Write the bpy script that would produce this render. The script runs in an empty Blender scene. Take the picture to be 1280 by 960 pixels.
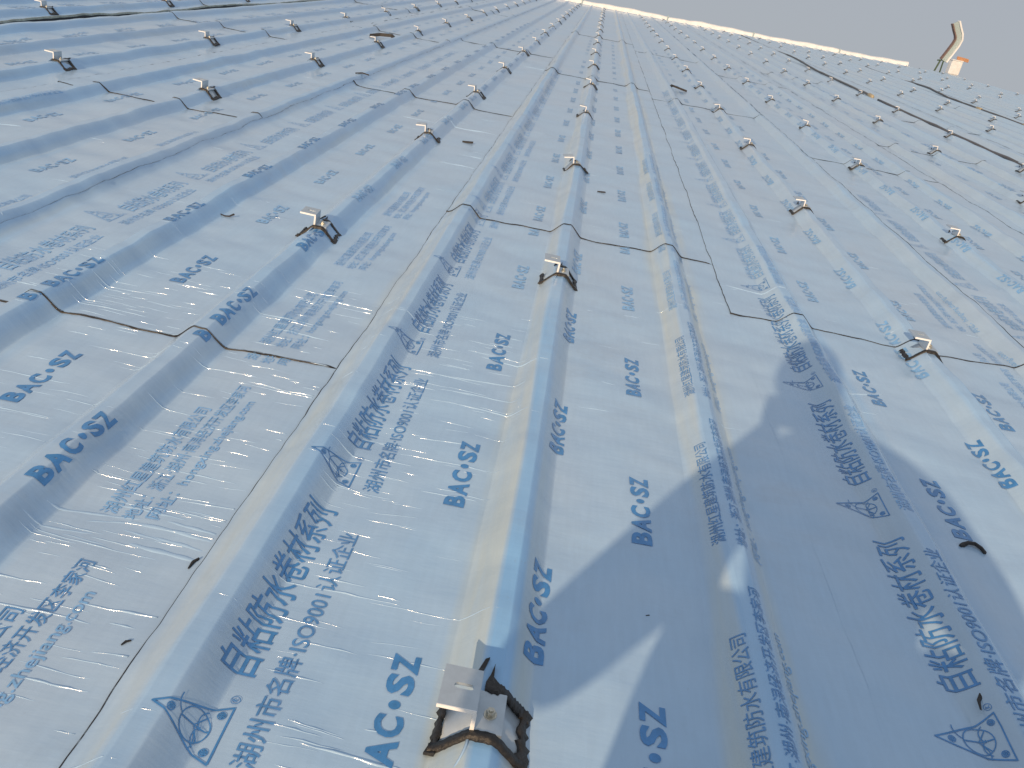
import bpy, bmesh, math, random
import numpy as np
from mathutils import Matrix, Vector

random.seed(7)
RNG = np.random.default_rng(11)
scene = bpy.context.scene
COL = scene.collection
R = math.radians

# ------------------------------------------------------------------ frame
# everything is laid out in roof coordinates: x across the ribs, y up the slope
# towards the ridge, z along the roof's normal; M tips it to the roof pitch
PITCH = R(5.0)
M = Matrix.Rotation(PITCH, 4, 'X')

# ------------------------------------------------------------------ camera
YAW, CP, ROLL, CH, CX = -0.02054, 0.47158, 0.18936, 0.93334, -0.03157
fwd = Vector((math.sin(YAW) * math.cos(CP), math.cos(YAW) * math.cos(CP), -math.sin(CP)))
rt0 = Vector((math.cos(YAW), -math.sin(YAW), 0))
up0 = rt0.cross(fwd)
rt = rt0 * math.cos(ROLL) + up0 * math.sin(ROLL)
up = -rt0 * math.sin(ROLL) + up0 * math.cos(ROLL)
cam = bpy.data.cameras.new('camera')
cam.sensor_fit = 'HORIZONTAL'
cam.sensor_width = 36.0
cam.lens = 36.0 * 1020.0 / 1280.0
cam.clip_start = 0.02
cam.clip_end = 6000
cam_o = bpy.data.objects.new('camera', cam)
COL.objects.link(cam_o)
mw = Matrix(((rt.x, up.x, -fwd.x, CX), (rt.y, up.y, -fwd.y, 0), (rt.z, up.z, -fwd.z, CH), (0, 0, 0, 1)))
cam_o.matrix_world = M @ mw
scene.camera = cam_o

# ------------------------------------------------------------------ light
anti = Vector((0.3025, 0.8650, -0.4000)).normalized()        # where shadows point, roof frame
sun_dir = (M.to_3x3() @ (-anti)).normalized()                # towards the sun, world frame
elev = math.asin(sun_dir.z)
azim = math.atan2(sun_dir.x, sun_dir.y)
world = bpy.data.worlds.new('World')
scene.world = world
world.use_nodes = True
wn = world.node_tree
bg = wn.nodes['Background']
sky = wn.nodes.new('ShaderNodeTexSky')
sky.sky_type = 'NISHITA'
sky.sun_disc = False
sky.sun_elevation = elev
sky.sun_rotation = azim
sky.altitude = 0
sky.air_density = 1.0
sky.dust_density = 1.0
sky.ozone_density = 3.0
# a veil of thin high haze evens the sky out
veil = wn.nodes.new('ShaderNodeMix')
veil.data_type = 'RGBA'
veil.inputs[0].default_value = 0.97
veil.inputs[7].default_value = (2.76, 2.95, 3.26, 1)
wn.links.new(sky.outputs['Color'], veil.inputs[6])
wn.links.new(veil.outputs[2], bg.inputs['Color'])
bg.inputs['Strength'].default_value = 0.10
sl = bpy.data.lights.new('sun', 'SUN')
sl.energy = 2.45
sl.angle = R(0.6)
sl.color = (1.0, 0.71, 0.44)
sun_o = bpy.data.objects.new('sun', sl)
COL.objects.link(sun_o)
sun_o.rotation_euler = (-sun_dir).to_track_quat('-Z', 'Y').to_euler()
scene.view_settings.view_transform = 'Standard'
scene.view_settings.look = 'None'
scene.view_settings.gamma = 1
scene.view_settings.use_curve_mapping = False
scene.view_settings.exposure = 0.52

# ------------------------------------------------------------------ materials
def new_mat(name):
    m = bpy.data.materials.new(name)
    m.use_nodes = True
    nt = m.node_tree
    return m, nt, nt.nodes['Principled BSDF']

def N(nt, t, **kw):
    n = nt.nodes.new(t)
    for k, v in kw.items():
        setattr(n, k, v)
    return n

def noise(nt, scale, detail=3, rough=0.5, mapping=None, coord='Object', vec=None):
    if vec is None:
        tc = N(nt, 'ShaderNodeTexCoord')
        vec = tc.outputs[coord]
    if mapping:
        mp = N(nt, 'ShaderNodeMapping')
        mp.inputs['Scale'].default_value = mapping
        nt.links.new(vec, mp.inputs['Vector'])
        vec = mp.outputs['Vector']
    n = N(nt, 'ShaderNodeTexNoise')
    n.inputs['Scale'].default_value = scale
    n.inputs['Detail'].default_value = detail
    n.inputs['Roughness'].default_value = rough
    nt.links.new(vec, n.inputs['Vector'])
    return n.outputs['Fac']

def ramp(nt, fac, stops):
    r = N(nt, 'ShaderNodeValToRGB')
    e = r.color_ramp.elements
    while len(e) < len(stops):
        e.new(0.5)
    for i, (p, c) in enumerate(stops):
        e[i].position = p
        e[i].color = (c[0], c[1], c[2], 1) if not isinstance(c, (int, float)) else (c, c, c, 1)
    nt.links.new(fac, r.inputs['Fac'])
    return r.outputs['Color']

def mixc(nt, fac, a, b, mode='MIX'):
    m = N(nt, 'ShaderNodeMix', data_type='RGBA', blend_type=mode)
    def put(sock, v):
        if isinstance(v, (tuple, list)):
            sock.default_value = (v[0], v[1], v[2], 1)
        elif isinstance(v, (int, float)):
            sock.default_value = v
        else:
            nt.links.new(v, sock)
    put(m.inputs[0], fac); put(m.inputs[6], a); put(m.inputs[7], b)
    return m.outputs[2]

def math_(nt, op, a, b=None):
    m = N(nt, 'ShaderNodeMath', operation=op)
    for i, v in enumerate((a, b)):
        if v is None: continue
        if isinstance(v, (int, float)): m.inputs[i].default_value = v
        else: nt.links.new(v, m.inputs[i])
    return m.outputs[0]

def attr(nt, name):
    a = N(nt, 'ShaderNodeAttribute', attribute_name=name)
    return a.outputs['Fac']

def film_bump(nt, bsdf):
    a = noise(nt, 1.0, 3, 0.55, mapping=(16, 60, 16))
    b = noise(nt, 1.0, 4, 0.6, mapping=(220, 300, 200))
    c = noise(nt, 1.0, 2, 0.5, mapping=(5, 9, 5))
    h = math_(nt, 'ADD', math_(nt, 'MULTIPLY', a, 0.5), math_(nt, 'MULTIPLY', b, 0.03))
    h = math_(nt, 'ADD', h, math_(nt, 'MULTIPLY', c, 1.2))
    bp = N(nt, 'ShaderNodeBump')
    bp.inputs['Strength'].default_value = 0.30
    bp.inputs['Distance'].default_value = 0.004
    nt.links.new(h, bp.inputs['Height'])
    nt.links.new(bp.outputs['Normal'], bsdf.inputs['Normal'])

def make_membrane(name):
    m, nt, b = new_mat(name)
    blot = noise(nt, 1.0, 4, 0.6, mapping=(3.0, 2.0, 3))
    base = ramp(nt, blot, [(0.3, (0.385, 0.595, 0.835)), (0.7, (0.44, 0.625, 0.835))])
    # film stretched tight over the rib tops shows bluer, and shade on the outer ribs' right faces is painted blue; slack film on the flanks is stained tan
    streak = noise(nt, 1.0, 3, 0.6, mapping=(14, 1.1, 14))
    bl = math_(nt, 'MULTIPLY', attr(nt, 'taut_shade'), ramp(nt, streak, [(0.25, 0.45), (0.6, 1.0)]))
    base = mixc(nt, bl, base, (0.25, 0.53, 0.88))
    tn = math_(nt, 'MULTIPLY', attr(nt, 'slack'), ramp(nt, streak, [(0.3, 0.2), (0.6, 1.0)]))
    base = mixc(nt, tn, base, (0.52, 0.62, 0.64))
    # scuffs and specks of dirt
    sp = ramp(nt, noise(nt, 1.0, 5, 0.75, mapping=(38, 26, 30)), [(0.66, 0.0), (0.74, 1.0)])
    area = ramp(nt, noise(nt, 1.0, 2, 0.5, mapping=(1.7, 1.3, 2)), [(0.45, 0.0), (0.65, 0.55)])
    base = mixc(nt, math_(nt, 'MULTIPLY', sp, area), base, (0.25, 0.33, 0.42))
    # grey smears rubbed into the film by boots and bitumen
    sm = ramp(nt, noise(nt, 1.0, 5, 0.68, mapping=(4.2, 6.5, 4)), [(0.50, 0.0), (0.60, 0.42), (0.66, 0.08), (0.72, 0.5)])
    wh = ramp(nt, noise(nt, 1.0, 2, 0.5, mapping=(0.9, 0.7, 1)), [(0.46, 0.0), (0.62, 0.55)])
    base = mixc(nt, math_(nt, 'MULTIPLY', sm, wh), base, (0.33, 0.42, 0.53))
    dust = ramp(nt, noise(nt, 1.0, 3, 0.6, mapping=(1.3, 0.5, 1)), [(0.45, 0.0), (0.7, 0.4)])
    base = mixc(nt, dust, base, (0.52, 0.60, 0.69))
    fine = ramp(nt, noise(nt, 1.0, 3, 0.6, mapping=(90, 12, 60)), [(0.35, (0.975, 0.975, 0.975)), (0.7, (1.02, 1.02, 1.02))])
    base = mixc(nt, 1.0, base, fine, 'MULTIPLY')
    nt.links.new(base, b.inputs['Base Color'])
    b.inputs['Roughness'].default_value = 0.36
    b.inputs['Specular IOR Level'].default_value = 0.45
    b.inputs['Coat Weight'].default_value = 0.9
    b.inputs['Coat Roughness'].default_value = 0.22
    film_bump(nt, b)
    return m

def make_ink(name, col):
    m, nt, b = new_mat(name)
    w = noise(nt, 1.0, 4, 0.7, mapping=(60, 40, 60))
    c = ramp(nt, w, [(0.3, col), (0.75, tuple(min(1, v * 1.5 + 0.02) for v in col))])
    nt.links.new(c, b.inputs['Base Color'])
    b.inputs['Roughness'].default_value = 0.42
    b.inputs['Coat Weight'].default_value = 0.9
    b.inputs['Coat Roughness'].default_value = 0.18
    film_bump(nt, b)
    return m

def make_plain(name, col, rough=0.5, metal=0.0, var=0.15, scale=40.0, bump=0.0, coat=0.0):
    m, nt, b = new_mat(name)
    f = noise(nt, scale, 4, 0.6)
    lo = tuple(v * (1 - var) for v in col); hi = tuple(min(1, v * (1 + var)) for v in col)
    nt.links.new(ramp(nt, f, [(0.3, lo), (0.7, hi)]), b.inputs['Base Color'])
    b.inputs['Roughness'].default_value = rough
    b.inputs['Metallic'].default_value = metal
    b.inputs['Coat Weight'].default_value = coat
    if bump:
        bp = N(nt, 'ShaderNodeBump')
        bp.inputs['Strength'].default_value = bump
        bp.inputs['Distance'].default_value = 0.002
        nt.links.new(f, bp.inputs['Height'])
        nt.links.new(bp.outputs['Normal'], b.inputs['Normal'])
    return m

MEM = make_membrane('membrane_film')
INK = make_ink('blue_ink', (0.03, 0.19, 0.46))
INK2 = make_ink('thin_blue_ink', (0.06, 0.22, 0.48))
INK3 = make_ink('glare_washed_ink', (0.17, 0.38, 0.65))  # paler ink colour with sun wash-out and grazing reflection painted in
BIT = make_plain('bitumen', (0.022, 0.021, 0.021), 0.45, 0, 0.5, 180, 0.8)
BITD = make_plain('dusty_bitumen', (0.035, 0.033, 0.033), 0.7, 0, 0.6, 150, 0.8)
ALU = make_plain('aluminium', (0.52, 0.60, 0.67), 0.42, 0.5, 0.06, 60)
ALUE = make_plain('sawn_aluminium_glint', (0.93, 0.93, 0.92), 0.35, 0.0, 0.03, 200)  # strong reflection put into a near-white, non-metal colour
ZINC = make_plain('zinc_bolt', (0.62, 0.60, 0.52), 0.35, 0.85, 0.2, 300)
STEEL = make_plain('coated_steel', (0.40, 0.43, 0.46), 0.4, 0.3, 0.1, 5)
WHITE = make_plain('white_paint', (0.80, 0.82, 0.83), 0.5, 0, 0.08, 8)
BROWN = make_plain('rust_brown', (0.22, 0.15, 0.13), 0.7, 0.2, 0.4, 25)
PALE = make_plain('pale_pipe', (0.40, 0.50, 0.52), 0.45, 0.1, 0.04, 3)
ORANGE = make_plain('orange_paint', (0.50, 0.27, 0.15), 0.6, 0, 0.2, 20)
TANG = make_plain('dusty_rim', (0.33, 0.37, 0.34), 0.7, 0, 0.3, 30)
TAN = make_plain('tan_fitting', (0.42, 0.36, 0.24), 0.6, 0, 0.2, 40)
DARKG = make_plain('dark_green_paint', (0.05, 0.09, 0.05), 0.6, 0, 0.3, 20)
CABLE = make_plain('black_rubber', (0.10, 0.105, 0.115), 0.55, 0, 0.3, 60)
m_, nt_, b_ = new_mat('clear_film')
b_.inputs['Base Color'].default_value = (0.41, 0.61, 0.84, 1)
b_.inputs['Roughness'].default_value = 0.14
b_.inputs['Specular IOR Level'].default_value = 0.9
b_.inputs['Coat Weight'].default_value = 1.0
b_.inputs['Coat Roughness'].default_value = 0.06
_n = noise(nt_, 1.0, 4, 0.6, mapping=(120, 90, 90))
_bp = N(nt_, 'ShaderNodeBump'); _bp.inputs['Strength'].default_value = 0.15; _bp.inputs['Distance'].default_value = 0.002
nt_.links.new(_n, _bp.inputs['Height']); nt_.links.new(_bp.outputs['Normal'], b_.inputs['Normal'])
FILM = m_

# ------------------------------------------------------------------ helpers
def tag(o, label=None, cat=None, group=None, kind=None):
    if label: o['label'] = label
    if cat: o['category'] = cat
    if group: o['group'] = group
    if kind: o['kind'] = kind
    return o

def link(name, me, mats, parent=None):
    o = bpy.data.objects.new(name, me)
    COL.objects.link(o)
    for mm in (mats if isinstance(mats, (list, tuple)) else [mats]):
        if mm is not None and mm.name not in [x.name for x in me.materials if x]:
            me.materials.append(mm)
    if parent is not None:
        o.parent = parent
    return o

def empty(name, loc, rotz=0.0):
    o = bpy.data.objects.new(name, None)
    COL.objects.link(o)
    o.empty_display_size = 0.05
    o.matrix_world = M @ Matrix.Translation(loc) @ Matrix.Rotation(rotz, 4, 'Z')
    return o

def np_mesh(name, V, F, smooth=True):
    """F: list/array of quads or tris"""
    me = bpy.data.meshes.new(name)
    F = np.asarray(F, dtype=np.int32)
    V = np.asarray(V, dtype=np.float32)
    k = F.shape[1]
    me.vertices.add(len(V)); me.vertices.foreach_set('co', V.ravel())
    me.loops.add(F.size); me.loops.foreach_set('vertex_index', F.ravel())
    me.polygons.add(len(F)); me.polygons.foreach_set('loop_start', np.arange(0, F.size, k, dtype=np.int32))
    me.polygons.foreach_set('use_smooth', np.full(len(F), smooth))
    me.update(calc_edges=True)
    return me

def grid_faces(nx, ny):
    i, j = np.meshgrid(np.arange(nx - 1), np.arange(ny - 1))
    a = (j * nx + i).ravel()
    return np.stack([a, a + 1, a + nx + 1, a + nx], -1)

def bm_mesh(bm, name, smooth=False):
    me = bpy.data.meshes.new(name)
    bmesh.ops.recalc_face_normals(bm, faces=bm.faces)
    bm.to_mesh(me); bm.free()
    if smooth:
        me.polygons.foreach_set('use_smooth', np.full(len(me.polygons), True))
    return me

def add_box(bm, x0, x1, y0, y1, z0, z1, bev=0.0):
    r = bmesh.ops.create_cube(bm, size=1.0)
    for v in r['verts']:
        v.co = Vector(((x0 + x1) / 2 + v.co.x * (x1 - x0), (y0 + y1) / 2 + v.co.y * (y1 - y0), (z0 + z1) / 2 + v.co.z * (z1 - z0)))
    if bev:
        es = list({e for v in r['verts'] for e in v.link_edges})
        bmesh.ops.bevel(bm, geom=es, offset=bev, segments=2, affect='EDGES')

def tube(bm, pts, rad, seg=10, cap=True):
    pts = [Vector(p) for p in pts]
    rings = []
    for i, p in enumerate(pts):
        t = (pts[min(i + 1, len(pts) - 1)] - pts[max(i - 1, 0)]).normalized()
        ref = Vector((0, 0, 1)) if abs(t.z) < 0.9 else Vector((1, 0, 0))
        a = t.cross(ref).normalized(); b = t.cross(a)
        rr = rad[i] if isinstance(rad, (list, tuple)) else rad
        rings.append([bm.verts.new(p + (a * math.cos(q) + b * math.sin(q)) * rr) for q in [2 * math.pi * k / seg for k in range(seg)]])
    for r0, r1 in zip(rings, rings[1:]):
        for k in range(seg):
            bm.faces.new((r0[k], r0[(k + 1) % seg], r1[(k + 1) % seg], r1[k]))
    if cap:
        bm.faces.new(rings[0]); bm.faces.new(rings[-1])

# ------------------------------------------------------------------ roof profile
P = 0.41
HB, HT, RH = 0.063, 0.015, 0.043

def prof(x):
    xi = ((x / P + 0.5) % 1.0 - 0.5) * P
    t = np.clip((HB - np.abs(xi)) / (HB - HT), 0, 1)
    s = t * t * (3 - 2 * t)
    return RH * (0.38 * s + 0.62 * t)

XX = np.arange(-16, 14, 0.001)
ZZ = prof(XX)
UU = np.concatenate([[0], np.cumsum(np.hypot(np.diff(XX), np.diff(ZZ)))])
def u_of_x(x): return np.interp(x, XX, UU)
def x_of_u(u): return np.interp(u, UU, XX)

_w = []
for lam, amp, n in ((0.5, 0.0011, 6), (0.22, 0.0006, 8), (0.09, 0.00022, 10)):
    for k in range(n):
        a = RNG.uniform(0, 2 * np.pi)
        _w.append((2 * np.pi / (lam * RNG.uniform(0.7, 1.4)) * np.array([np.cos(a), np.sin(a)]), RNG.uniform(0, 6.28), amp))
def wob(x, y):
    z = 0.0
    for k, ph, a in _w:
        z = z + a * np.sin(k[0] * x + k[1] * y + ph)
    return z
def rough_line(t, seed, amp=0.004):
    r = np.random.default_rng(seed)
    z = 0
    for lam in (0.6, 0.23, 0.09, 0.04):
        z = z + amp * (lam / 0.6) ** 0.7 * np.sin(2 * np.pi * t / (lam * r.uniform(.8, 1.25)) + r.uniform(0, 6.28))
    return z

def smooth01(t):
    t = np.clip(t, 0, 1)
    return t * t * (3 - 2 * t)

# ------------------------------------------------------------------ ground, building
gm = np_mesh('ground', [(-4000, -4000, -9), (4000, -4000, -9), (4000, 4000, -9), (-4000, 4000, -9)], [(0, 1, 2, 3)], False)
GROUND = make_plain('dusty_ground', (0.22, 0.20, 0.17), 0.9, 0, 0.3, 0.02)
tag(link('ground', gm, GROUND), kind='structure')

X0, X1, Y0, YR = -9.0, 12.05, -4.0, 31.25
bld = empty('warehouse_building', (1.5, 13.6, -0.03))
tag(bld, 'large warehouse with a shallow ribbed roof and a white ridge cap', 'building')
bldM = bld.matrix_world.inverted() @ M
def put_roof(o):                       # geometry given in roof coordinates, child of the building
    o.parent = bld
    o.matrix_parent_inverse = bld.matrix_world.inverted()
    o.matrix_world = M
xs = []
for i in range(int(round(X0 / P)), int(round(X1 / P)) + 1):
    for d in (-0.2, -HB, -0.045, -0.03, -HT, HT, 0.03, 0.045, HB):
        if X0 <= i * P + d <= X1: xs.append(i * P + d)
xs = np.array(sorted(set([X0] + [round(v, 5) for v in xs] + [X1])))
ysr = np.array([Y0, 4, 12, 20, YR])
gx, gy = np.meshgrid(xs, ysr)
put_roof(link('roof', np_mesh('roof', np.stack([gx.ravel(), gy.ravel(), (prof(gx) * 0.97 - 0.006).ravel()], -1), grid_faces(len(xs), len(ysr)), False), STEEL))
# far slope falls away behind the ridge
gx, gy = np.meshgrid(xs, np.array([0.0, 30.0]))
far = np.stack([gx.ravel(), (YR + 0.02 + gy * math.cos(2 * PITCH)).ravel(), (prof(gx) - 0.006 - gy * math.sin(2 * PITCH)).ravel()], -1)
put_roof(link('roof', np_mesh('far_roof', far, grid_faces(len(xs), 2), False), STEEL))
bm = bmesh.new()
add_box(bm, X0 + 0.1, X1 - 0.1, Y0 + 0.3, YR + 29, -8.3, -1.2)
put_roof(link('wall', bm_mesh(bm, 'wall'), WHITE))
# ridge cap: folded strip with an upstand lip, slightly uneven
bm = bmesh.new()
n = 90
rows = []
for i in range(n + 1):
    x = X0 + (10.62 - X0) * i / n
    dz = 0.014 * math.sin(x * 1.9) + 0.009 * math.sin(x * 7.1 + 1) + (0.03 if 3.2 < x < 3.6 else 0)
    pr = [(YR - 0.05, 0.02), (YR - 0.03, 0.125 + dz), (YR + 0.05, 0.15 + dz), (YR + 0.35, 0.09 + dz)]
    rows.append([bm.verts.new((x, py, pz)) for py, pz in pr])
for a, b in zip(rows, rows[1:]):
    for k in range(3):
        bm.faces.new((a[k], b[k], b[k + 1], a[k + 1]))
put_roof(link('ridge_cap', bm_mesh(bm, 'ridge_cap'), WHITE))
for i in range(int((10.6 - X0) / 3.0)):
    x = X0 + 2.2 + i * 3.0
    bm = bmesh.new()
    add_box(bm, x, x + 0.05, YR - 0.058, YR + 0.06, 0.02, 0.165, 0.004)
    put_roof(link('cap_joint', bm_mesh(bm, 'cap_joint'), PALE))

# ------------------------------------------------------------------ membrane sheets
LAPS = [-9.0, -8.05, -7.0, -5.95, -4.9, -3.85, -2.665, -1.6, -0.485, 0.60, 1.655, 2.72, 3.78, 4.84, 5.9, 6.97, 8.03, 9.1, 10.1, 11.1, X1]
ZERO = 8                                              # index of the strip under the camera
SEAMS = {-5: [7.4], -4: [8.8, 15.0], -3: [7.4, 13.0], -2: [4.12, 9.6, 16.5], -1: [1.715, 5.76, 10.3], 0: [3.2, 8.85, 15.4],
         1: [2.665, 8.25, 14.0], 2: [6.5, 12.4], 3: [8.05, 14.5], 4: [5.2, 11.0], 5: [9.6], 6: [7.0, 15.0], 7: [12.0], 8: [9.0], 9: [13.0]}
PHASE = {(0, 0): 0.0, (0, 1): 0.215, (-1, 0): 0.40, (-1, 1): 0.49, (1, 0): 0.257, (1, 1): 0.48, (-2, 0): 0.2}
PERIOD = 0.615

def y_samples(a, b, near):
    ys = [a, a + 0.004, a + 0.015, a + 0.03, a + 0.05]
    y = a + 0.08
    while y < b - 0.01:
        ys.append(y)
        st = 0.016 if y < 2.2 else 0.016 + (y - 2.2) * 0.012
        if not near: st *= 2.5
        y += min(st, 0.4)
    ys.append(b)
    return np.array(ys)

def x_samples(a, b, near):
    xs = {round(a, 5), round(a + 0.006, 5), round(a + 0.02, 5), round(a + 0.04, 5), round(b, 5)}
    for i in range(int(math.floor(a / P)) - 1, int(math.ceil(b / P)) + 2):
        if near:
            offs = [k * 0.0065 for k in range(-10, 11)] + [s_ * v for s_ in (-1, 1) for v in (HT - 0.002, HT, HT + 0.002, HT + 0.0045, HT + 0.008, HB, HB - 0.003, HB + 0.002)] + [s * v for s in (-1, 1) for v in (0.08, 0.105, 0.13, 0.155, 0.18, 0.205)]
        else:
            offs = [k * 0.0115 for k in range(-6, 7)] + [s * v for s in (-1, 1) for v in (0.1, 0.15, 0.205)]
        for o in offs:
            x = i * P + o
            if a + 0.045 < x < b - 0.004: xs.add(round(x, 5))
    return np.array(sorted(xs))

class Sheet:
    pass

def make_z(S):
    """height field of one sheet: profile + laps + slack"""
    def z(x, y):
        x = np.asarray(x, float); y = np.asarray(y, float)
        h = prof(x) + 0.0035 + wob(x, y)
        # lies over the strip on its left and over the length below it
        h = h + S.edge_h * (1 - smooth01((x - S.x0) / 0.09))
        if S.lift_right:
            ll = S.lift_right * (0.75 + 0.25 * np.sin(y * 2.3)) * (1 - 0.6 * smooth01((y - 9.0) / 4.0))
            h = h + (ll + 0.006) * smooth01((x - S.x1 + 0.10) / 0.10)
        if S.seg > 0:
            d = (1 - smooth01((y - S.y0) / 0.12)) * (1 - smooth01((x - S.x1 + 0.075) / 0.025))
            h = h + (0.0022 if S.s >= 1 else 0.0032) * d
            # the end gapes open where it steps down off a rib
            xi = ((x / P + 0.5) % 1.0 - 0.5) * P
            k = np.floor(x / P + 0.5)
            gape = 0.006 * (0.6 + 0.4 * np.sin(k * 12.9898 + S.seed))
            h = h + gape * np.exp(-((xi - 0.05) / 0.016) ** 2) * d + 0.4 * gape * np.exp(-((xi + 0.055) / 0.012) ** 2) * d
        # slack folds that bridge the foot of some ribs
        return h
    return z

def near_edge(S, x):
    if S.seg == 0: return np.full_like(np.asarray(x, float), S.y0)
    return S.y0 + rough_line(np.asarray(x, float), S.seed, 0.005)
def left_edge(S, y):
    return rough_line(np.asarray(y, float), S.seed + 77, 0.0016)

ORD = ['', 'second', 'third', 'fourth', 'fifth', 'sixth', 'seventh', 'eighth', 'ninth', 'tenth', 'eleventh', 'twelfth',
       'thirteenth', 'fourteenth', 'fifteenth', 'sixteenth', 'seventeenth', 'eighteenth']
def strip_words(s):
    if s == 0: return 'strip under the nearest clamp'
    side = 'right' if s > 0 else 'left'
    n = abs(s)
    return ('next strip %s of the nearest clamp' % side) if n == 1 else ('%s strip %s of the nearest clamp' % (ORD[n], side))
SEGW = ['lower length', 'second length', 'third length', 'uppermost length']

SHEETS = []
for li in range(len(LAPS) - 1):
    s = li - ZERO
    cuts = [Y0] + SEAMS.get(s, [10.5]) + [YR - 0.06 if s < 11 else YR + 0.25]
    for k in range(len(cuts) - 1):
        S = Sheet()
        S.s, S.seg, S.x0, S.x1 = s, k, LAPS[li], min(LAPS[li + 1] + 0.05, X1)
        S.u0 = float(u_of_x(S.x0))
        S.y0, S.y1 = cuts[k], cuts[k + 1] + (0.09 if k < len(cuts) - 2 else 0)
        S.last = k == len(cuts) - 2
        S.seed = li * 37 + k * 11 + 5
        S.lift_right = 0.035 if s == -4 else 0.0
        if s == -4: S.x1 = LAPS[li + 1] + 0.02
        S.edge_h = 0.0002 if (s, k) == (1, 0) else (0.0022 if s == 1 else (0.0010 if s > 1 else 0.0040))
        S.near = -4 <= s <= 3 and S.y0 < 7
        S.z = make_z(S)
        SHEETS.append(S)

def under(S, x, y):
    return prof(x) + 0.0030 + wob(x, y)

for S in SHEETS:
    xs = x_samples(S.x0, S.x1, S.near)
    ys = y_samples(max(S.y0, -0.6) if S.seg == 0 else S.y0, S.y1, S.near)
    if S.seg == 0: ys = np.concatenate([[S.y0, -2.0], ys])
    gx, gy = np.meshgrid(xs, ys)
    wl = np.exp(-(gx - S.x0) / 0.05)
    gx2 = gx + left_edge(S, gy) * wl
    we = np.exp(-(gy - S.y0) / 0.06) if S.seg else 0 * gy
    gy2 = gy + (near_edge(S, gx) - S.y0) * we
    gz = S.z(gx2, gy2)
    V = np.stack([gx2.ravel(), gy2.ravel(), gz.ravel()], -1)
    me = np_mesh('membrane', V, grid_faces(len(xs), len(ys)))
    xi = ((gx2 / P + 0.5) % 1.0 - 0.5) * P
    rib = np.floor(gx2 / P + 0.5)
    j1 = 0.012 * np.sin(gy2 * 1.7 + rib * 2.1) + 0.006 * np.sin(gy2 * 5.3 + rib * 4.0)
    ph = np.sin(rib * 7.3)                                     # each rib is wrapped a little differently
    taut_shade = smooth01((xi + 0.022 - j1 * 0.5) / 0.012) * (1 - smooth01((xi - 0.022 - 0.006 * ph - j1) / 0.02))
    taut_shade = taut_shade * (0.75 + 0.25 * np.sin(rib * 3.1 + gy2 * 0.6))
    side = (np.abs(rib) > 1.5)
    shadeR = 0.55 * smooth01((xi + 0.004) / 0.02) * (1 - smooth01((xi - 0.060 - j1) / 0.03))  # shade of the outer ribs' right faces, painted in as blue
    taut_shade = np.where(side, np.maximum(taut_shade * 0.6, shadeR), taut_shade)
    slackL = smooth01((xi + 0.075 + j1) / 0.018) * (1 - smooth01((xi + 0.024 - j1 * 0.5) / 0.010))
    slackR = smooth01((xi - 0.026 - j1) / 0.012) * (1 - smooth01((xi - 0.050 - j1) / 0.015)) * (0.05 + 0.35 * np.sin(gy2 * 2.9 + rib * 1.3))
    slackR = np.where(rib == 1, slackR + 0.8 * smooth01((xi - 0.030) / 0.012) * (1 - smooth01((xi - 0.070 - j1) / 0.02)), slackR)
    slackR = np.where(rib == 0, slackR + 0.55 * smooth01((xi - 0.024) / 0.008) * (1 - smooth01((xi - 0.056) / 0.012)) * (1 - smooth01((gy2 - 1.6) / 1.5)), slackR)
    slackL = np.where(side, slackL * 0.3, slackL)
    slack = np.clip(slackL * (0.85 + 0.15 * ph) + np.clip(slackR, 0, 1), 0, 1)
    for nm, arr in (('taut_shade', np.clip(taut_shade, 0, 1)), ('slack', slack)):
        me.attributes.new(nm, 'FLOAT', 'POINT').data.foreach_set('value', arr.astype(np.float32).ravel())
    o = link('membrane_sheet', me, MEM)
    o.matrix_world = M
    seg_n = len([q for q in SHEETS if q.s == S.s])
    w = 'uppermost length' if S.last and S.seg > 0 else ('lowest length' if S.seg == 0 else ORD[S.seg + 1] + ' length')
    tag(o, 'blue printed membrane, %s, %s' % (w, strip_words(S.s)), 'membrane', 'blue waterproof membrane sheets laid over the ribbed roof')
    S.o = o
    if S.lift_right:
        ey = np.arange(max(S.y0, 0.0), S.y1, 0.02)
        zt = S.z(np.full_like(ey, S.x1), ey)
        zl = prof(np.full_like(ey, S.x1 + 0.01)) + 0.005 + wob(S.x1 + 0.01, ey)
        V = np.concatenate([np.stack([0 * ey + S.x1 - 0.004, ey, zt + 0.001], -1), np.stack([0 * ey + S.x1 + 0.004, ey, zt - 0.002], -1), np.stack([0 * ey + S.x1 + 0.003, ey, zt - 0.012], -1)])
        link('curled_rim', np_mesh('curled_rim', V, grid_faces(len(ey), 3)), TANG, o)
        V = np.concatenate([np.stack([0 * ey + S.x1 + 0.002, ey, zt - 0.010], -1), np.stack([0 * ey + S.x1 - 0.01, ey, zl], -1)])
        link('cut_edge', np_mesh('lifted_edge', V, grid_faces(len(ey), 2)), BIT, o)
    # black bitumen cut edges: the near end and the left side
    if S.seg > 0:
        ex = np.linspace(S.x0 - 0.002, S.x1 - (0.052 if S.x1 < X1 - 0.01 else 0), int((S.x1 - S.x0) / (0.006 if S.near else 0.02)))
        yy = near_edge(S, ex)
        zt = S.z(ex, yy) + 0.0002
        sq = 0.0009 + 0.0020 * np.abs(rough_line(ex * 1.7, S.seed + 9, 1.0))
        zb = under(S, ex, yy - sq) + 0.0004
        zb = np.minimum(zb, zt - 0.001)
        n = len(ex)
        V = np.concatenate([np.stack([ex, yy + 0.002, zt], -1), np.stack([ex, yy - 0.001, zt - 0.0006], -1), np.stack([ex, yy - sq, zb], -1)])
        e = link('cut_edge', np_mesh('cut_edge', V, grid_faces(n, 3)), BIT, o)
    if (S.s, S.seg) == (1, 0): continue
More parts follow.
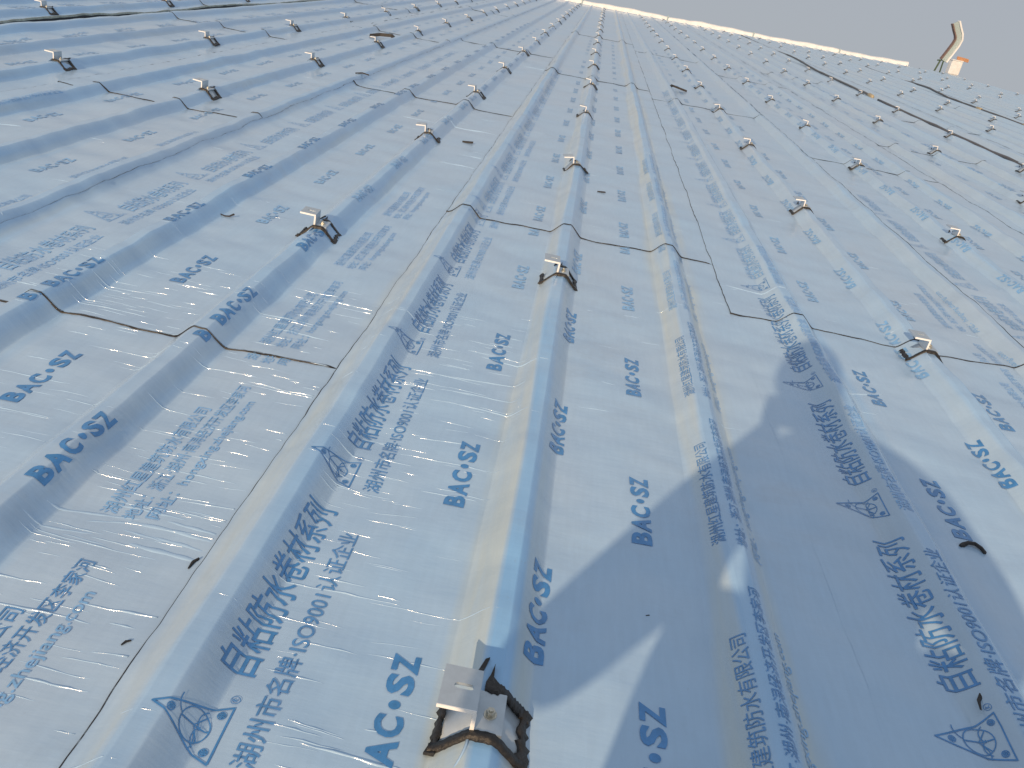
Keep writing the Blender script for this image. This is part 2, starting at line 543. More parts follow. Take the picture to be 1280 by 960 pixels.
    ey = np.arange(max(S.y0, -0.5), min(S.y1, 31), 0.012 if S.near else 0.06)
    ex = S.x0 + left_edge(S, ey)
    zt = S.z(ex, ey) + 0.0002
    gap = np.clip(0.55 + 1.1 * rough_line(ey * 0.5, S.seed + 3, 1.0), 0, 1) 
    sq = 0.0003 + (0.0026 if S.s in (0, -1, -3) else 0.0005) * gap ** 2
    zb = np.minimum(under(S, ex - sq, ey) + 0.0004, zt - 0.0008)
    n = len(ey)
    V = np.concatenate([np.stack([ex + 0.001 * gap, ey, zt], -1), np.stack([ex - 0.001, ey, zt - 0.0004], -1), np.stack([ex - sq, ey, zb], -1)])
    link('cut_edge', np_mesh('side_edge', V, grid_faces(n, 3)), BIT, o)

# ------------------------------------------------------------------ printing
def text_mesh(txt, bold=0.0):
    cu = bpy.data.curves.new('t', 'FONT')
    cu.body = txt
    cu.size = 1.0
    cu.offset = bold
    cu.resolution_u = 3
    cu.space_character = 1.0
    ob = bpy.data.objects.new('t', cu)
    COL.objects.link(ob)
    dg = bpy.context.evaluated_depsgraph_get()
    me = bpy.data.meshes.new_from_object(ob.evaluated_get(dg))
    bpy.data.objects.remove(ob)
    bm = bmesh.new(); bm.from_mesh(me)
    bpy.data.meshes.remove(me); bpy.data.curves.remove(cu)
    return bm

def fit(bm, length, height, x0=0.0, yb=0.0):
    xs = [v.co.x for v in bm.verts]; ys = [v.co.y for v in bm.verts]
    a, b, c, d = min(xs), max(xs), min(ys), max(ys)
    for v in bm.verts:
        v.co.x = x0 + (v.co.x - a) / (b - a) * length
        v.co.y = yb + (v.co.y - c) / (d - c) * height
        v.co.z = 0
    return bm

def slice_up(bm, step_y, step_x):
    ys = [v.co.y for v in bm.verts]; xs = [v.co.x for v in bm.verts]
    for lo, hi, st, nrm, ax in ((min(ys), max(ys), step_y, (0, 1, 0), 1), (min(xs), max(xs), step_x, (1, 0, 0), 0)):
        q = lo + st
        while q < hi - 1e-4:
            co = [0, 0, 0]; co[ax] = q
            bmesh.ops.bisect_plane(bm, geom=bm.verts[:] + bm.edges[:] + bm.faces[:], plane_co=co, plane_no=nrm, dist=1e-6)
            q += st
    bmesh.ops.triangulate(bm, faces=bm.faces)
    bm.verts.ensure_lookup_table()
    V = np.array([v.co[:2] for v in bm.verts])
    F = np.array([[v.index for v in f.verts] for f in bm.faces])
    bm.free()
    return V, F

def stroke(bm, pts, w, closed=False):
    pts = [Vector(p).to_3d() for p in pts]
    n = len(pts)
    segs = [(i, (i + 1) % n) for i in range(n if closed else n - 1)]
    for i, j in segs:
        a, b = pts[i], pts[j]
        d = (b - a).normalized() * 0.35 * w
        p = Vector((-(b - a).y, (b - a).x, 0)).normalized() * w / 2
        bm.faces.new([bm.verts.new(q) for q in (a - d - p, b + d - p, b + d + p, a - d + p)])

def arc(cx, cy, r, a0, a1, n=14):
    return [(cx + r * math.cos(a0 + (a1 - a0) * i / n), cy + r * math.sin(a0 + (a1 - a0) * i / n)) for i in range(n + 1)]

def logo():
    """upright triangle with a wheel of petals inside and three small rosettes in the corners"""
    bm = bmesh.new()
    s, h = 0.086, 0.105
    A, B, C = (0, 0), (s, 0), (s / 2, h)
    stroke(bm, [A, B, C], 0.0026, True)
    cx, cy, r = s / 2, h * 0.37, s * 0.265
    stroke(bm, arc(cx, cy, r, 0, 2 * math.pi, 26), 0.0018)
    stroke(bm, [(cx, cy - r), (cx, cy + r)], 0.0022)
    for sg in (-1, 1):
        stroke(bm, arc(cx + sg * r * 0.95, cy + r * 0.55, r * 0.95, math.pi * (0.5 - sg * 0.45) + math.pi * 0.5 - 0.3, math.pi * (0.5 - sg * 0.45) + math.pi * 0.5 + 0.9, 8), 0.0016)
        stroke(bm, [(cx, cy), (cx + sg * r * 0.80, cy - r * 0.58)], 0.0018)
        stroke(bm, arc(cx + sg * r * 0.5, cy - r * 0.9, r * 0.75, math.pi / 2 - sg * 1.0, math.pi / 2 + sg * 0.9, 8), 0.0016)
    for px, py in ((s * 0.175, h * 0.105), (s * 0.825, h * 0.105), (s / 2, h * 0.755)):
        stroke(bm, arc(px, py, s * 0.062, 0, 2 * math.pi, 12), 0.0015)
        stroke(bm, arc(px, py, s * 0.034, 0, 2 * math.pi, 8), 0.0014)
        for q in range(3):
            a = q * math.pi / 3
            stroke(bm, [(px - s * .06 * math.cos(a), py - s * .06 * math.sin(a)), (px + s * .06 * math.cos(a), py + s * .06 * math.sin(a))], 0.0011)
    # registered mark beside the lower right corner
    stroke(bm, arc(s + 0.013, 0.004, 0.0062, 0, 2 * math.pi, 14), 0.0010)
    stroke(bm, [(s + 0.011, 0.001), (s + 0.011, 0.0075), (s + 0.0145, 0.0065), (s + 0.011, 0.0043), (s + 0.0152, 0.001)], 0.0010)
    return bm

BAC = 'BAC\u00b7SZ'
def bac_mesh():
    bm = bmesh.new()
    parts = [('B', 0.000, 0.036), ('A', 0.039, 0.042), ('C', 0.084, 0.036), ('S', 0.156, 0.036), ('Z', 0.195, 0.036)]
    for ch, x0, w in parts:
        b = fit(text_mesh(ch, 0.042), w, 0.040, x0, 0)
        me = bpy.data.meshes.new('q'); b.to_mesh(me); b.free(); bm.from_mesh(me); bpy.data.meshes.remove(me)
    c = [bm.verts.new((0.138 + 0.0075 * math.cos(k * math.pi / 8), 0.020 + 0.0085 * math.sin(k * math.pi / 8), 0)) for k in range(16)]
    bm.faces.new(c)
    return bm

LINES = {}
LINES['logo'] = slice_up(logo(), 0.004, 0.03)
LINES['series'] = slice_up(fit(text_mesh('\u81ea\u7c98\u9632\u6c34\u5377\u6750\u7cfb\u5217', 0.006), 0.395, 0.066), 0.0045, 0.05)
LINES['iso'] = slice_up(fit(text_mesh('\u6e56\u5dde\u5e02\u540d\u724c\u00b7ISO9001\u8ba4\u8bc1\u4f01\u4e1a', 0.004), 0.482, 0.034), 0.006, 0.06)
LINES['bac'] = slice_up(bac_mesh(), 0.005, 0.05)
LINES['company'] = slice_up(fit(text_mesh('\u6e56\u5dde\u7ea2\u661f\u5efa\u7b51\u9632\u6c34\u6709\u9650\u516c\u53f8', 0.004), 0.375, 0.032), 0.0045, 0.06)
LINES['address'] = slice_up(fit(text_mesh('\u5730\u5740\uff1a\u6d59\u6c5f\u00b7\u6e56\u5dde\u00b7\u5357\u6d54\u7ecf\u6d4e\u5f00\u53d1\u533a\u674e\u5bb6\u6cb3', 0.003), 0.50, 0.029), 0.0045, 0.06)
LINES['web'] = slice_up(fit(text_mesh('\u7f51\u5740\uff1ahongxing.zhejiang.com', 0.004), 0.43, 0.030), 0.0045, 0.06)
# name, baseline u from the sheet's left edge, start v, farthest y it is still printed, ink
LAYOUT = [('logo', 0.193, 0.645, 9, 0), ('series', 0.198, 0.788, 9, 0), ('iso', 0.251, 0.650, 6.5, 1), ('bac', 0.414, 0.655, 15, 0),
          ('bac', 0.628, 0.917, 15, 0), ('bac', 0.814, 0.655, 15, 0), ('company', 0.962, 0.662, 6.5, 1), ('address', 1.010, 0.655, 5.5, 1), ('web', 1.064, 0.665, 6.5, 1)]
prng = random.Random(5)
for S in SHEETS:
    if not (-4 <= S.s <= 6): continue
    ph = PHASE.get((S.s, S.seg), prng.uniform(0, PERIOD))
    Vs, Fs, mi, off = [], [], [], 0
    far_lim = 15 if -3 <= S.s <= 3 else 10
    for nm, ub, v0, lim, ink in LAYOUT:
        if S.s < 0: ub += {'company': 0.043, 'address': 0.033, 'web': 0.017}.get(nm, 0.062 if ub > 0.8 else 0)
        V, F = LINES[nm]
        L = V[:, 0].max()
        k = -3
        while True:
            y = v0 + ph + k * PERIOD
            k += 1
            if y > min(lim, far_lim, S.y1) or (ink and abs(S.s) > 0 and y > 3.4) or (ink and y > 4.6) or (nm in ('series', 'logo') and abs(S.s) > 1 and y > 5): break
            if y + L < S.y0 or y + L < 0.25: continue
            vy = y + V[:, 0]
            u = S.u0 + ub - V[:, 1]
            x = x_of_u(u)
            cy = vy[F].mean(1); cx = x[F].mean(1)
            keep = (cy > S.y0 + 0.008) & (cy < S.y1 - (0.0 if S.last else 0.09)) & (cx < S.x1 - 0.055) & (cx > S.x0 + 0.01)
            if not keep.any(): continue
            f = F[keep]
            used, inv = np.unique(f, return_inverse=True)
            xx, yy = x[used], vy[used]
            zz = S.z(xx, yy) + 0.0011 + 0.00014 * yy
            Vs.append(np.stack([xx, yy, zz], -1)); Fs.append(inv.reshape(-1, 3) + off); glare_wash = (nm == 'web') or (ink and abs(S.s) > 0 and y > 1.0) or (ink and y > 2.2) or (nm in ('series', 'logo') and (S.s < 0 or S.s > 1 or y > 3.1)) \
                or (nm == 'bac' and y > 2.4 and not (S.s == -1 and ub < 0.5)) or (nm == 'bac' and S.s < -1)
            mi.append(np.full(len(f), 2 if glare_wash else ink)); off += len(used)  # far and sunlit print takes the ink with glare painted in
    if Vs:
        Fa = np.concatenate(Fs)[:, ::-1]
        me = np_mesh('printed_lettering', np.concatenate(Vs), Fa)
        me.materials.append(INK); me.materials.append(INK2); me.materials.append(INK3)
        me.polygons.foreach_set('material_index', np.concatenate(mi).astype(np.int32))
        # smooth normals taken from the sheet's surface: keep faces upward
        link('printed_lettering', me, None, S.o)

# ------------------------------------------------------------------ film creases that catch the sun
def find_sheet(x, y):
    best = None
    for S in SHEETS:
        if S.x0 <= x < S.x1 and S.y0 <= y < S.y1:
            if best is None or (S.x0 > best.x0 or S.y0 > best.y0): best = S
    return best

CREASES = {}
def crease(x, y, length, h, w, slope=0.0, seed=0):
    S = find_sheet(x, y)
    if S is None: return
    n = max(6, int(length / 0.01))
    t = np.linspace(0, 1, n)
    xx = np.clip(x + (t - .5) * length, S.x0 + 0.003, S.x1 - 0.06)
    yy = y + (t - .5) * length * slope + rough_line(xx, seed, 0.0025)
    prof_t = np.sin(np.pi * t) ** 0.6 * (0.8 + 0.2 * np.sin(t * 17 + seed))
    Vs = []
    for a in np.linspace(0, math.pi, 6):
        yo = yy - math.cos(a) * w * (0.35 + 0.65 * prof_t)
        Vs.append(np.stack([xx, yo, S.z(xx, yo) - 0.0002 + math.sin(a) * h * prof_t], -1))
    CREASES.setdefault(id(S), (S, [], []))
    off = sum(len(v) for v in CREASES[id(S)][1])
    CREASES[id(S)][1].append(np.concatenate(Vs))
    CREASES[id(S)][2].append(grid_faces(n, 6) + off)

cr = random.Random(3)
# many fine short creases near the left foreground, a few elsewhere
for i in range(560):
    x = cr.uniform(-1.35, -0.08); y = cr.uniform(0.5, 2.2)
    xi = ((x / P + .5) % 1 - .5) * P
    if abs(xi) < 0.075 and cr.random() < 0.75: continue
    w = cr.uniform(0.0006, 0.0013) * (1.6 if i % 9 == 0 else 1)
    crease(x, y, cr.uniform(0.03, 0.11) * (2.2 if i % 9 == 0 else 1), w * 1.25, w, cr.uniform(-0.05, 0.02), i)
for i in range(150):
    x = cr.uniform(-2.2, 1.6); y = cr.uniform(1.6, 6)
    w = cr.uniform(0.0005, 0.0012)
    crease(x, y, cr.uniform(0.03, 0.12), w * 1.1, w, cr.uniform(-0.05, 0.05), i + 500)
# the bundle of folds left of the nearest lap, and the slack pull beside the nearest clamp rib
for i, (fx_, fy_, fl, fw, fs) in enumerate(((-.55, .995, .13, .006, -.10), (-.57, 1.045, .16, .005, -.08), (-.62, 1.085, .14, .0035, -.05), (-.66, 1.04, .10, .003, .25), (-.70, 1.05, .16, .004, .15),
                                            (-.73, 1.0, .12, .003, .10), (-.60, 1.02, .09, .003, -.15), (-.54, 1.10, .08, .002, -.08), (-.68, .985, .10, .002, .0), (-.545, 1.02, .10, .004, -.10), (-.535, 1.065, .10, .004, -.10))):
    crease(fx_, fy_, fl, fw * .35, fw, fs, i + 900)
crease(-0.60, 1.21, 0.17, 0.0014, 0.0016, -0.05, 61); crease(-0.66, 0.98, 0.22, 0.0014, 0.0016, -0.04, 62)
for k, yy in enumerate((1.80, 1.72, 1.66, 1.93)):
    crease(-0.17 + 0.03 * k, yy, 0.2, 0.0022, 0.003, 0.15 - 0.1 * k, 70 + k)
crease(-0.57, 4.03, 0.22, 0.0028, 0.004, 0.0, 81); crease(-0.52, 4.28, 0.18, 0.0028, 0.004, 0.0, 82)
crease(-0.68, 1.93, 0.2, 0.0022, 0.003, 0.0, 83); crease(-0.62, 1.86, 0.16, 0.0022, 0.003, -0.05, 84)
crease(-1.66, 2.11, 0.10, 0.004, 0.004, 0.5, 85); crease(-1.68, 2.2, 0.14, 0.004, 0.004, -0.5, 86)
crease(-0.62, 1.37, 0.09, 0.0014, 0.0012, -.05, 90); crease(-0.7, 5.0, 0.42, 0.004, 0.004, 0.0, 91); crease(-1.0, 5.02, 0.2, 0.003, 0.004, 0.0, 92)
crease(0.75, 2.95, 0.28, 0.003, 0.005, -0.1, 93); crease(0.93, 2.2, 0.14, 0.003, 0.004, 0.5, 94); crease(-2.35, 3.2, 0.2, 0.004, 0.005, 0.2, 95)
crease(-0.50, 8.9, 0.5, 0.004, 0.006, 0.0, 87)
for S, Vs, Fs in CREASES.values():
    q = link('film_creases', np_mesh('film_creases', np.concatenate(Vs), np.concatenate(Fs)), FILM, S.o)
    q['kind'] = 'stuff'

# ------------------------------------------------------------------ clamps
def surf(x, y):
    S = find_sheet(x, y)
    return float(S.z(x, y)) if S else float(prof(x))

def rib_ribbon(y0, y1, off, xa, xb, n=26, thick=0.0015, rag=0.0, seed=0):
    """a band that follows the rib's section from xa to xb"""
    x = np.linspace(xa, xb, n)
    r = np.random.default_rng(seed)
    ya = y0 + rag * r.uniform(-1, 1, n); yb = y1 + rag * r.uniform(-1, 1, n)
    z = prof(x) + 0.0042 + off
    V = np.concatenate([np.stack([x, ya, z - thick * 2], -1), np.stack([x, ya, z], -1), np.stack([x, yb, z], -1), np.stack([x, yb, z - thick * 2], -1)])
    return V, grid_faces(n, 4)

def side_strip(y0, y1, x, w, off, seed, rag):
    n = 14
    r = np.random.default_rng(seed)
    yy = np.linspace(y0, y1, n)
    xa = x - w * (0.5 + rag * r.uniform(-.5, 1, n)); xb = x + w * (0.5 + rag * r.uniform(-.5, 1, n))
    V = np.concatenate([np.stack([q, yy, prof(q) + 0.0042 + o], -1) for q, o in ((xa, 0), (xa * .7 + xb * .3, off), (xb * .7 + xa * .3, off), (xb, 0))])
    return V, grid_faces(n, 4)

def join(parts):
    Vs, Fs, o = [], [], 0
    for V, F in parts:
        Vs.append(V); Fs.append(F + o); o += len(V)
    return np.concatenate(Vs), np.concatenate(Fs)

YF = 0.0                                             # local: front of the plate at y=0, rib crest at x=0
def make_clamp():
    root = empty('roof_clamp', (0, 0, 0))
    # saddle: bright sheet over the rib showing through the window cut in the membrane
    V, F = rib_ribbon(0.004, 0.066, 0.0012, -0.052, 0.052, 26)
    link('saddle', np_mesh('saddle', V, F), ALU, root)
    # bracket: foot on the rib, upright web, top flange reaching left with an oblong slot
    zt = RH + 0.0042
    t = 0.0050
    bm = bmesh.new()
    add_box(bm, -0.0165, 0.026, 0.000, 0.068, zt + 0.0015, zt + 0.0015 + t, 0.0006)
    add_box(bm, -0.0165, -0.0165 + t, 0.0005, 0.0675, zt + 0.0015 + t + 0.0002, zt + 0.037, 0.0006)
    me = bm_mesh(bm, 'bracket')
    link('bracket', me, ALU, root)
    # flange with slot
    bm = bmesh.new()
    x0, x1, y0, y1 = -0.064, -0.0122, 0.0, 0.068
    z0, z1 = zt + 0.0371, zt + 0.0371 + t
    cx, cy, hl, hr = -0.034, 0.036, 0.0085, 0.0048
    hole = []
    for k in range(9): hole.append((cx + hl + hr * math.cos(-math.pi / 2 + math.pi * k / 8), cy + hr * math.sin(-math.pi / 2 + math.pi * k / 8)))
    for k in range(9): hole.append((cx - hl + hr * math.cos(math.pi / 2 + math.pi * k / 8), cy + hr * math.sin(math.pi / 2 + math.pi * k / 8)))
    nh = len(hole)
    def proj_rect(px, py):
        dx, dy = px - cx, py - cy
        sx = ((x1 - cx) if dx > 0 else (x0 - cx)) / dx if abs(dx) > 1e-9 else 1e9
        sy = ((y1 - cy) if dy > 0 else (y0 - cy)) / dy if abs(dy) > 1e-9 else 1e9
        q = min(sx, sy)
        return (cx + dx * q, cy + dy * q)
    outer = [proj_rect(*h) for h in hole]
    # pull the nearest outer vertex onto each corner
    for c in ((x0, y0), (x1, y0), (x1, y1), (x0, y1)):
        i = min(range(nh), key=lambda i: (outer[i][0] - c[0]) ** 2 + (outer[i][1] - c[1]) ** 2)
        outer[i] = c
    for z, flip in ((z0, True), (z1, False)):
        hv = [bm.verts.new((p[0], p[1], z)) for p in hole]; ov = [bm.verts.new((p[0], p[1], z)) for p in outer]
        for i in range(nh):
            j = (i + 1) % nh
            bm.faces.new((ov[i], ov[j], hv[j], hv[i]))
        if flip: lo = (hv, ov)
        else: hi = (hv, ov)
    for a, b in ((lo[0], hi[0]), (lo[1], hi[1])):
        for i in range(nh):
            j = (i + 1) % nh
            bm.faces.new((a[i], a[j], b[j], b[i]))
    link('flange', bm_mesh(bm, 'flange'), ALU, root)
    # sawn front ends of the profile, their reflection painted white
    bm = bmesh.new()
    add_box(bm, -0.0645, -0.0120, -0.0012, 0.0002, zt + 0.0368, zt + 0.0371 + t + 0.0003)
    add_box(bm, -0.0168, -0.0165 + t + 0.0003, -0.0012, 0.0002, zt + 0.0012, zt + 0.0367)
    link('sawn_end', bm_mesh(bm, 'sawn_end'), ALUE, root)
    # hexagon bolt on a washer
    bm = bmesh.new()
    def cyl(r, zz0, zz1, seg):
        a = [bm.verts.new((0.007 + r * math.cos(2 * math.pi * k / seg), 0.030 + r * math.sin(2 * math.pi * k / seg), zz0)) for k in range(seg)]
        b = [bm.verts.new((v.co.x, v.co.y, zz1)) for v in a]
        for k in range(seg): bm.faces.new((a[k], a[(k + 1) % seg], b[(k + 1) % seg], b[k]))
        bm.faces.new(b); bm.faces.new(a)
    zb = zt + 0.0015 + t
    cyl(0.0088, zb, zb + 0.0016, 20); cyl(0.0062, zb + 0.0016, zb + 0.008, 6); cyl(0.0032, zb + 0.008, zb + 0.0105, 12)
    link('bolt', bm_mesh(bm, 'bolt'), ZINC, root)
    # bitumen: the torn black rim of the window cut round the clamp
    front = rib_ribbon(-0.011, 0.0005, 0.0085, -0.066, 0.064, 40, 0.0046, 0.0008, 4)
    back = rib_ribbon(0.066, 0.084, 0.0075, -0.005, 0.062, 30, 0.004, 0.0022, 5)
    left = side_strip(-0.008, 0.07, -0.058, 0.010, 0.008, 6, 0.35)
    right = side_strip(-0.008, 0.082, 0.057, 0.015, 0.008, 7, 0.4)
    r = np.random.default_rng(8)
    V, F = join([front, back, left, right])
    link('torn_rim', np_mesh('torn_rim', V, F), BIT, root)
    # ragged flap of bitumen pushed up behind the bracket, and shreds at the corners
    def shred(pts, z, h):
        bm = bmesh.new()
        top = [bm.verts.new((px, py, float(prof(np.array([px]))[0]) + 0.0042 + z + h * (0.5 + 0.5 * math.sin(k * 2.3)))) for k, (px, py) in enumerate(pts)]
        bot = [bm.verts.new((px, py, float(prof(np.array([px]))[0]) + 0.0045)) for px, py in pts]
        bm.faces.new(top)
        for k in range(len(pts)):
            j = (k + 1) % len(pts)
            bm.faces.new((bot[k], bot[j], top[j], top[k]))
        link('bitumen_flap', bm_mesh(bm, 'bitumen_flap'), BIT, root)
    shred([(-0.006, .068), (0.012, .070), (0.030, .072), (0.022, .082), (0.012, .086), (0.004, .098), (0.003, .118), (-0.001, .100), (-0.006, .086)], 0.003, 0.006)
    shred([(-0.024, .100), (-0.015, .098), (-0.010, .114), (-0.006, .132), (-0.012, .128), (-0.018, .112)], 0.002, 0.003)
    shred([(0.050, -.018), (0.066, -.014), (0.070, .010), (0.060, .022), (0.052, .004)], 0.002, 0.006)
    shred([(-0.070, -.012), (-0.056, -.016), (-0.053, .0), (-0.062, .01)], 0.002, 0.006)
    # slack film crease below the window on the left flank
    xs_ = np.linspace(0, 1, 12)
    Vs = []
    for a in np.linspace(0, math.pi, 6):
        xc = -0.017 - 0.018 * xs_ ** 2 - math.cos(a) * 0.0022
        Vs.append(np.stack([xc, -0.010 - 0.05 * xs_, prof(xc) + 0.0040 + math.sin(a) * 0.004 * np.sin(np.pi * np.clip(xs_ + .2, 0, 1)) + 0.0005], -1))
    V1, F1 = np.concatenate(Vs), grid_faces(12, 6)
    link('film_crease', np_mesh('clamp_crease', V1, F1), FILM, root)
    return root

proto = make_clamp()
def copy_tree(o, parent=None):
    c = o.copy(); COL.objects.link(c)
    if parent is not None: c.parent = parent
    for ch in o.children: copy_tree(ch, c)
    return c

# rows of clamps stand on the purlins; the pattern of clamped ribs is 0, 3, 5, 8, 10 ...
ROW0, ROWD = 0.737, 1.842
nrib = [i for i in range(-14, 30) if i % 5 in (0, 3)]
def rib_words(i):
    js = [k for k in nrib if k > 0] if i > 0 else [k for k in reversed(nrib) if k < 0]
    if i == 0: return 'middle clamped rib'
    n = js.index(i)
    side = 'right' if i > 0 else 'left'
    return ('first' if n == 0 else ORD[n + 1]) + ' clamped rib %s of the middle one' % side
def row_words(k):
    return 'nearest the camera' if k == 0 else ORD[k + 1] + ' one up'
crng = random.Random(21)
first = True
n_cl = 0
fx, fr, fu = fwd, rt, up
for i in nrib:
    for k in range(0, 17):
        x, y = i * P, ROW0 + ROWD * k
        if not (X0 + .1 < x < X1 - .1) or y > YR - 0.5: continue
        d = Vector((x - CX, y, 0.08 - CH)); w_ = d.dot(fwd)
        if w_ < 0.2: continue
        px, py = 640 + 1020 * d.dot(rt) / w_, 480 - 1020 * d.dot(up) / w_
        if not (-45 < px < 1325 and -25 < py < 985): continue
        if (i, k) == (0, 0): dx = dy = rz = 0.0
        else: dx, dy, rz = crng.gauss(0, 0.003), crng.gauss(0, 0.03 if k > 1 else 0.01), crng.gauss(0, 0.06)
        if first: c = proto; first = False
        else: c = copy_tree(proto)
        c.matrix_world = M @ Matrix.Translation((x + dx, y + dy, wob(x, y + dy))) @ Matrix.Rotation(rz, 4, 'Z') @ Matrix.Rotation(rz * 0.8 * (1 if k % 2 else -1), 4, 'Y')
        tag(c, 'silver clamp, %s, %s' % (row_words(k), rib_words(i)), 'clamp', 'aluminium clamps bolted to the ribs')
        n_cl += 1
print('clamps', n_cl)

# ------------------------------------------------------------------ scraps and cables
def scrap(x, y, rz, pts, h, label, name='bitumen_scrap', cat='scrap', mat=BITD, group='black bitumen scraps left on the membrane'):
    z = surf(x, y)
    o = empty(name, (x, y, z), rz)
    bm = bmesh.new()
    n = len(pts)
    vs = []
    for k, (px, py, w, zz) in enumerate(pts):
        a = Vector(pts[min(k + 1, n - 1)][:2]) - Vector(pts[max(k - 1, 0)][:2])
        a.normalize(); p = Vector((-a.y, a.x)) * w
        vs.append([bm.verts.new((px - p.x, py - p.y, zz + 0.0005)), bm.verts.new((px - p.x * .6, py - p.y * .6, zz + h)), bm.verts.new((px + p.x * .6, py + p.y * .6, zz + h)), bm.verts.new((px + p.x, py + p.y, zz + 0.0005))])
    for a, b in zip(vs, vs[1:]):
        for k in range(4): bm.faces.new((a[k], a[(k + 1) % 4], b[(k + 1) % 4], b[k]))
    bm.faces.new(vs[0]); bm.faces.new(vs[-1])
    me = bm_mesh(bm, name)
    bpy.data.objects.remove(o)
    q = link(name, me, mat)
    q.matrix_world = M @ Matrix.Translation((x, y, z)) @ Matrix.Rotation(rz, 4, 'Z')
    tag(q, label, cat, group)
    return q
scrap(0.965, 1.492, 0.1, [(-.026, .004, .003, 0), (-.018, .010, .006, 0), (-.004, .016, .004, .003), (.010, .014, .005, .004), (.020, .004, .004, .002), (.023, -.010, .003, 0)], .006,
      'curved black scrap of bitumen lying right of the person\'s shadow')
scrap(-1.144, 2.628, 0.0, [(-.03, .01, .0015, 0), (-.012, .0, .002, 0), (.004, .0, .004, .002), (.016, .012, .006, .008)], .004,
      'small black scrap beside the letters left of the second clamp')
scrap(-1.62, 6.05, 0.4, [(-.05, .0, .004, 0), (0, .008, .008, .006), (.045, -.01, .005, 0)], .008, 'flat black scrap beyond the far left membrane seam')
scrap(-0.50, 0.985, 1.2, [(-.014, -.004, .0012, 0), (.0, .001, .003, .001), (.012, .0, .0018, .001)], .003, 'black crumb at the lap edge below the shiny folds', mat=BIT)
scrap(-0.51, 0.80, 0.9, [(-.007, .0, .001, 0), (.0, .002, .002, .001), (.007, .0, .001, .0)], .002, 'tiny black crumb beside the lap nearest the photo corner', mat=BIT)
scrap(-2.2, 8.9, 0.2, [(-.12, 0, .01, 0), (-.02, .05, .02, .02), (.10, .03, .02, .03), (.16, -.06, .012, .0)], .03, 'curled black offcut lying far up on the left strips')
scrap(0.91, 9.35, 0.7, [(-.14, 0, .012, 0), (0, .08, .02, .03), (.14, -.02, .014, .0)], .02, 'long black offcut far up right of the middle clamp row')
scrap(0.245, 1.08, 0.3, [(-.003, 0, .0008, 0), (.004, .001, .0012, 0)], .001, 'tiny black speck in the person\'s shadow beside the letters')
scrap(0.14, 4.05, 0.1, [(-.02, 0, .006, 0), (.02, .004, .008, .002)], .004, 'small dark chip left of the third clamp on the middle rib')
scrap(-0.62, 4.6, 0.1, [(-.03, 0, .01, 0), (.03, .004, .012, .004)], .008, 'small dark chip in the valley beyond the seam left of the middle')
scrap(2.62, 4.55, 0.6, [(-.03, 0, .012, 0), (.03, .008, .016, .006)], .008, 'dark chip on the right-hand strips above the clamp')
scrap(0.78, 1.02, -0.75 + 1.9, [(-.03, 0, .0015, 0), (-.01, .004, .003, 0), (.012, .0, .0035, 0), (.035, -.006, .0015, 0)], .0015, 'thin black smear of bitumen at the rib foot inside the shadow')

def conduit(x0, y0, x1, y1, rad, label, ends):
    n = max(8, int((y1 - y0) / 0.4))
    pts = []
    for k in range(n + 1):
        t = k / n
        y = y0 + (y1 - y0) * t
        x = x0 + (x1 - x0) * t + 0.004 * math.sin(y * 0.9)
        pts.append((x, y, surf(x, y) + rad * 0.95))
    root = empty('roof_cable', pts[0])
    inv = Matrix.Translation(-Vector(pts[0]))
    bm = bmesh.new(); tube(bm, pts, rad, 8)
    bm.transform(inv)
    link('cable_sheath', bm_mesh(bm, 'cable_sheath', True), CABLE, root)
    for e in ends:
        p = Vector(pts[e]); d = (Vector(pts[1]) - Vector(pts[0])).normalized()
        bm = bmesh.new(); tube(bm, [p - d * 0.12, p - d * 0.10, p + d * 0.10, p + d * 0.12], [rad * 1.2, rad * 1.9, rad * 1.9, rad * 1.2], 10)
        bm.transform(inv)
        link('end_fitting', bm_mesh(bm, 'end_fitting', True), TAN, root)
    tag(root, label, 'cable', 'dark cables laid along the right-hand ribs')
conduit(4.22, 3.5, 4.30, 13.4, 0.017, 'thick dark cable along the right-hand valley, its near length running out of the frame', [])
conduit(4.36, 14.0, 4.72, 30.5, 0.016, 'dark cable continuing far up the right-hand valley to the ridge', [0])
conduit(6.78, 13.9, 7.15, 24.0, 0.016, 'dark cable lying across the blue far right strips', [0, 5])

# ------------------------------------------------------------------ things at the ridge end
hx, hy = 11.95, 31.6
root = empty('bent_duct', (hx, hy, 0.1))
tag(root, 'pale bent metal channel with a brown edge standing at the ridge end', 'metal channel')
path = [(-0.10, 0.0, 0.30), (0.02, 0.0, 0.62), (0.10, 0, 0.85), (0.13, 0, 1.02), (0.08, 0, 1.16), (-0.05, 0, 1.34), (-0.17, 0, 1.52)]
def channel(side, wid, ya, yb, mat, nm):
    bm = bmesh.new()
    rows = []
    for k, (px, py, pz) in enumerate(path):
        a = Vector(path[min(k + 1, len(path) - 1)]) - Vector(path[max(k - 1, 0)])
        a.normalize(); nrm = Vector((a.z, 0, -a.x))
        p0 = Vector((px, py, pz)) + nrm * side; p1 = p0 + nrm * wid
        rows.append([bm.verts.new((q.x, y, q.z)) for q, y in ((p0, ya), (p1, ya), (p1, yb), (p0, yb))])
    for a, b in zip(rows, rows[1:]):
        for k in range(4): bm.faces.new((a[k], a[(k + 1) % 4], b[(k + 1) % 4], b[k]))
    bm.faces.new(rows[0]); bm.faces.new(rows[-1])
    link(nm, bm_mesh(bm, nm), mat, root)
channel(-0.135, 0.035, -0.08, 0.10, BROWN, 'brown_edge')
channel(-0.098, 0.165, -0.02, 0.02, PALE, 'web')
channel(0.069, 0.05, -0.10, 0.10, WHITE, 'pale_edge')
bm = bmesh.new()
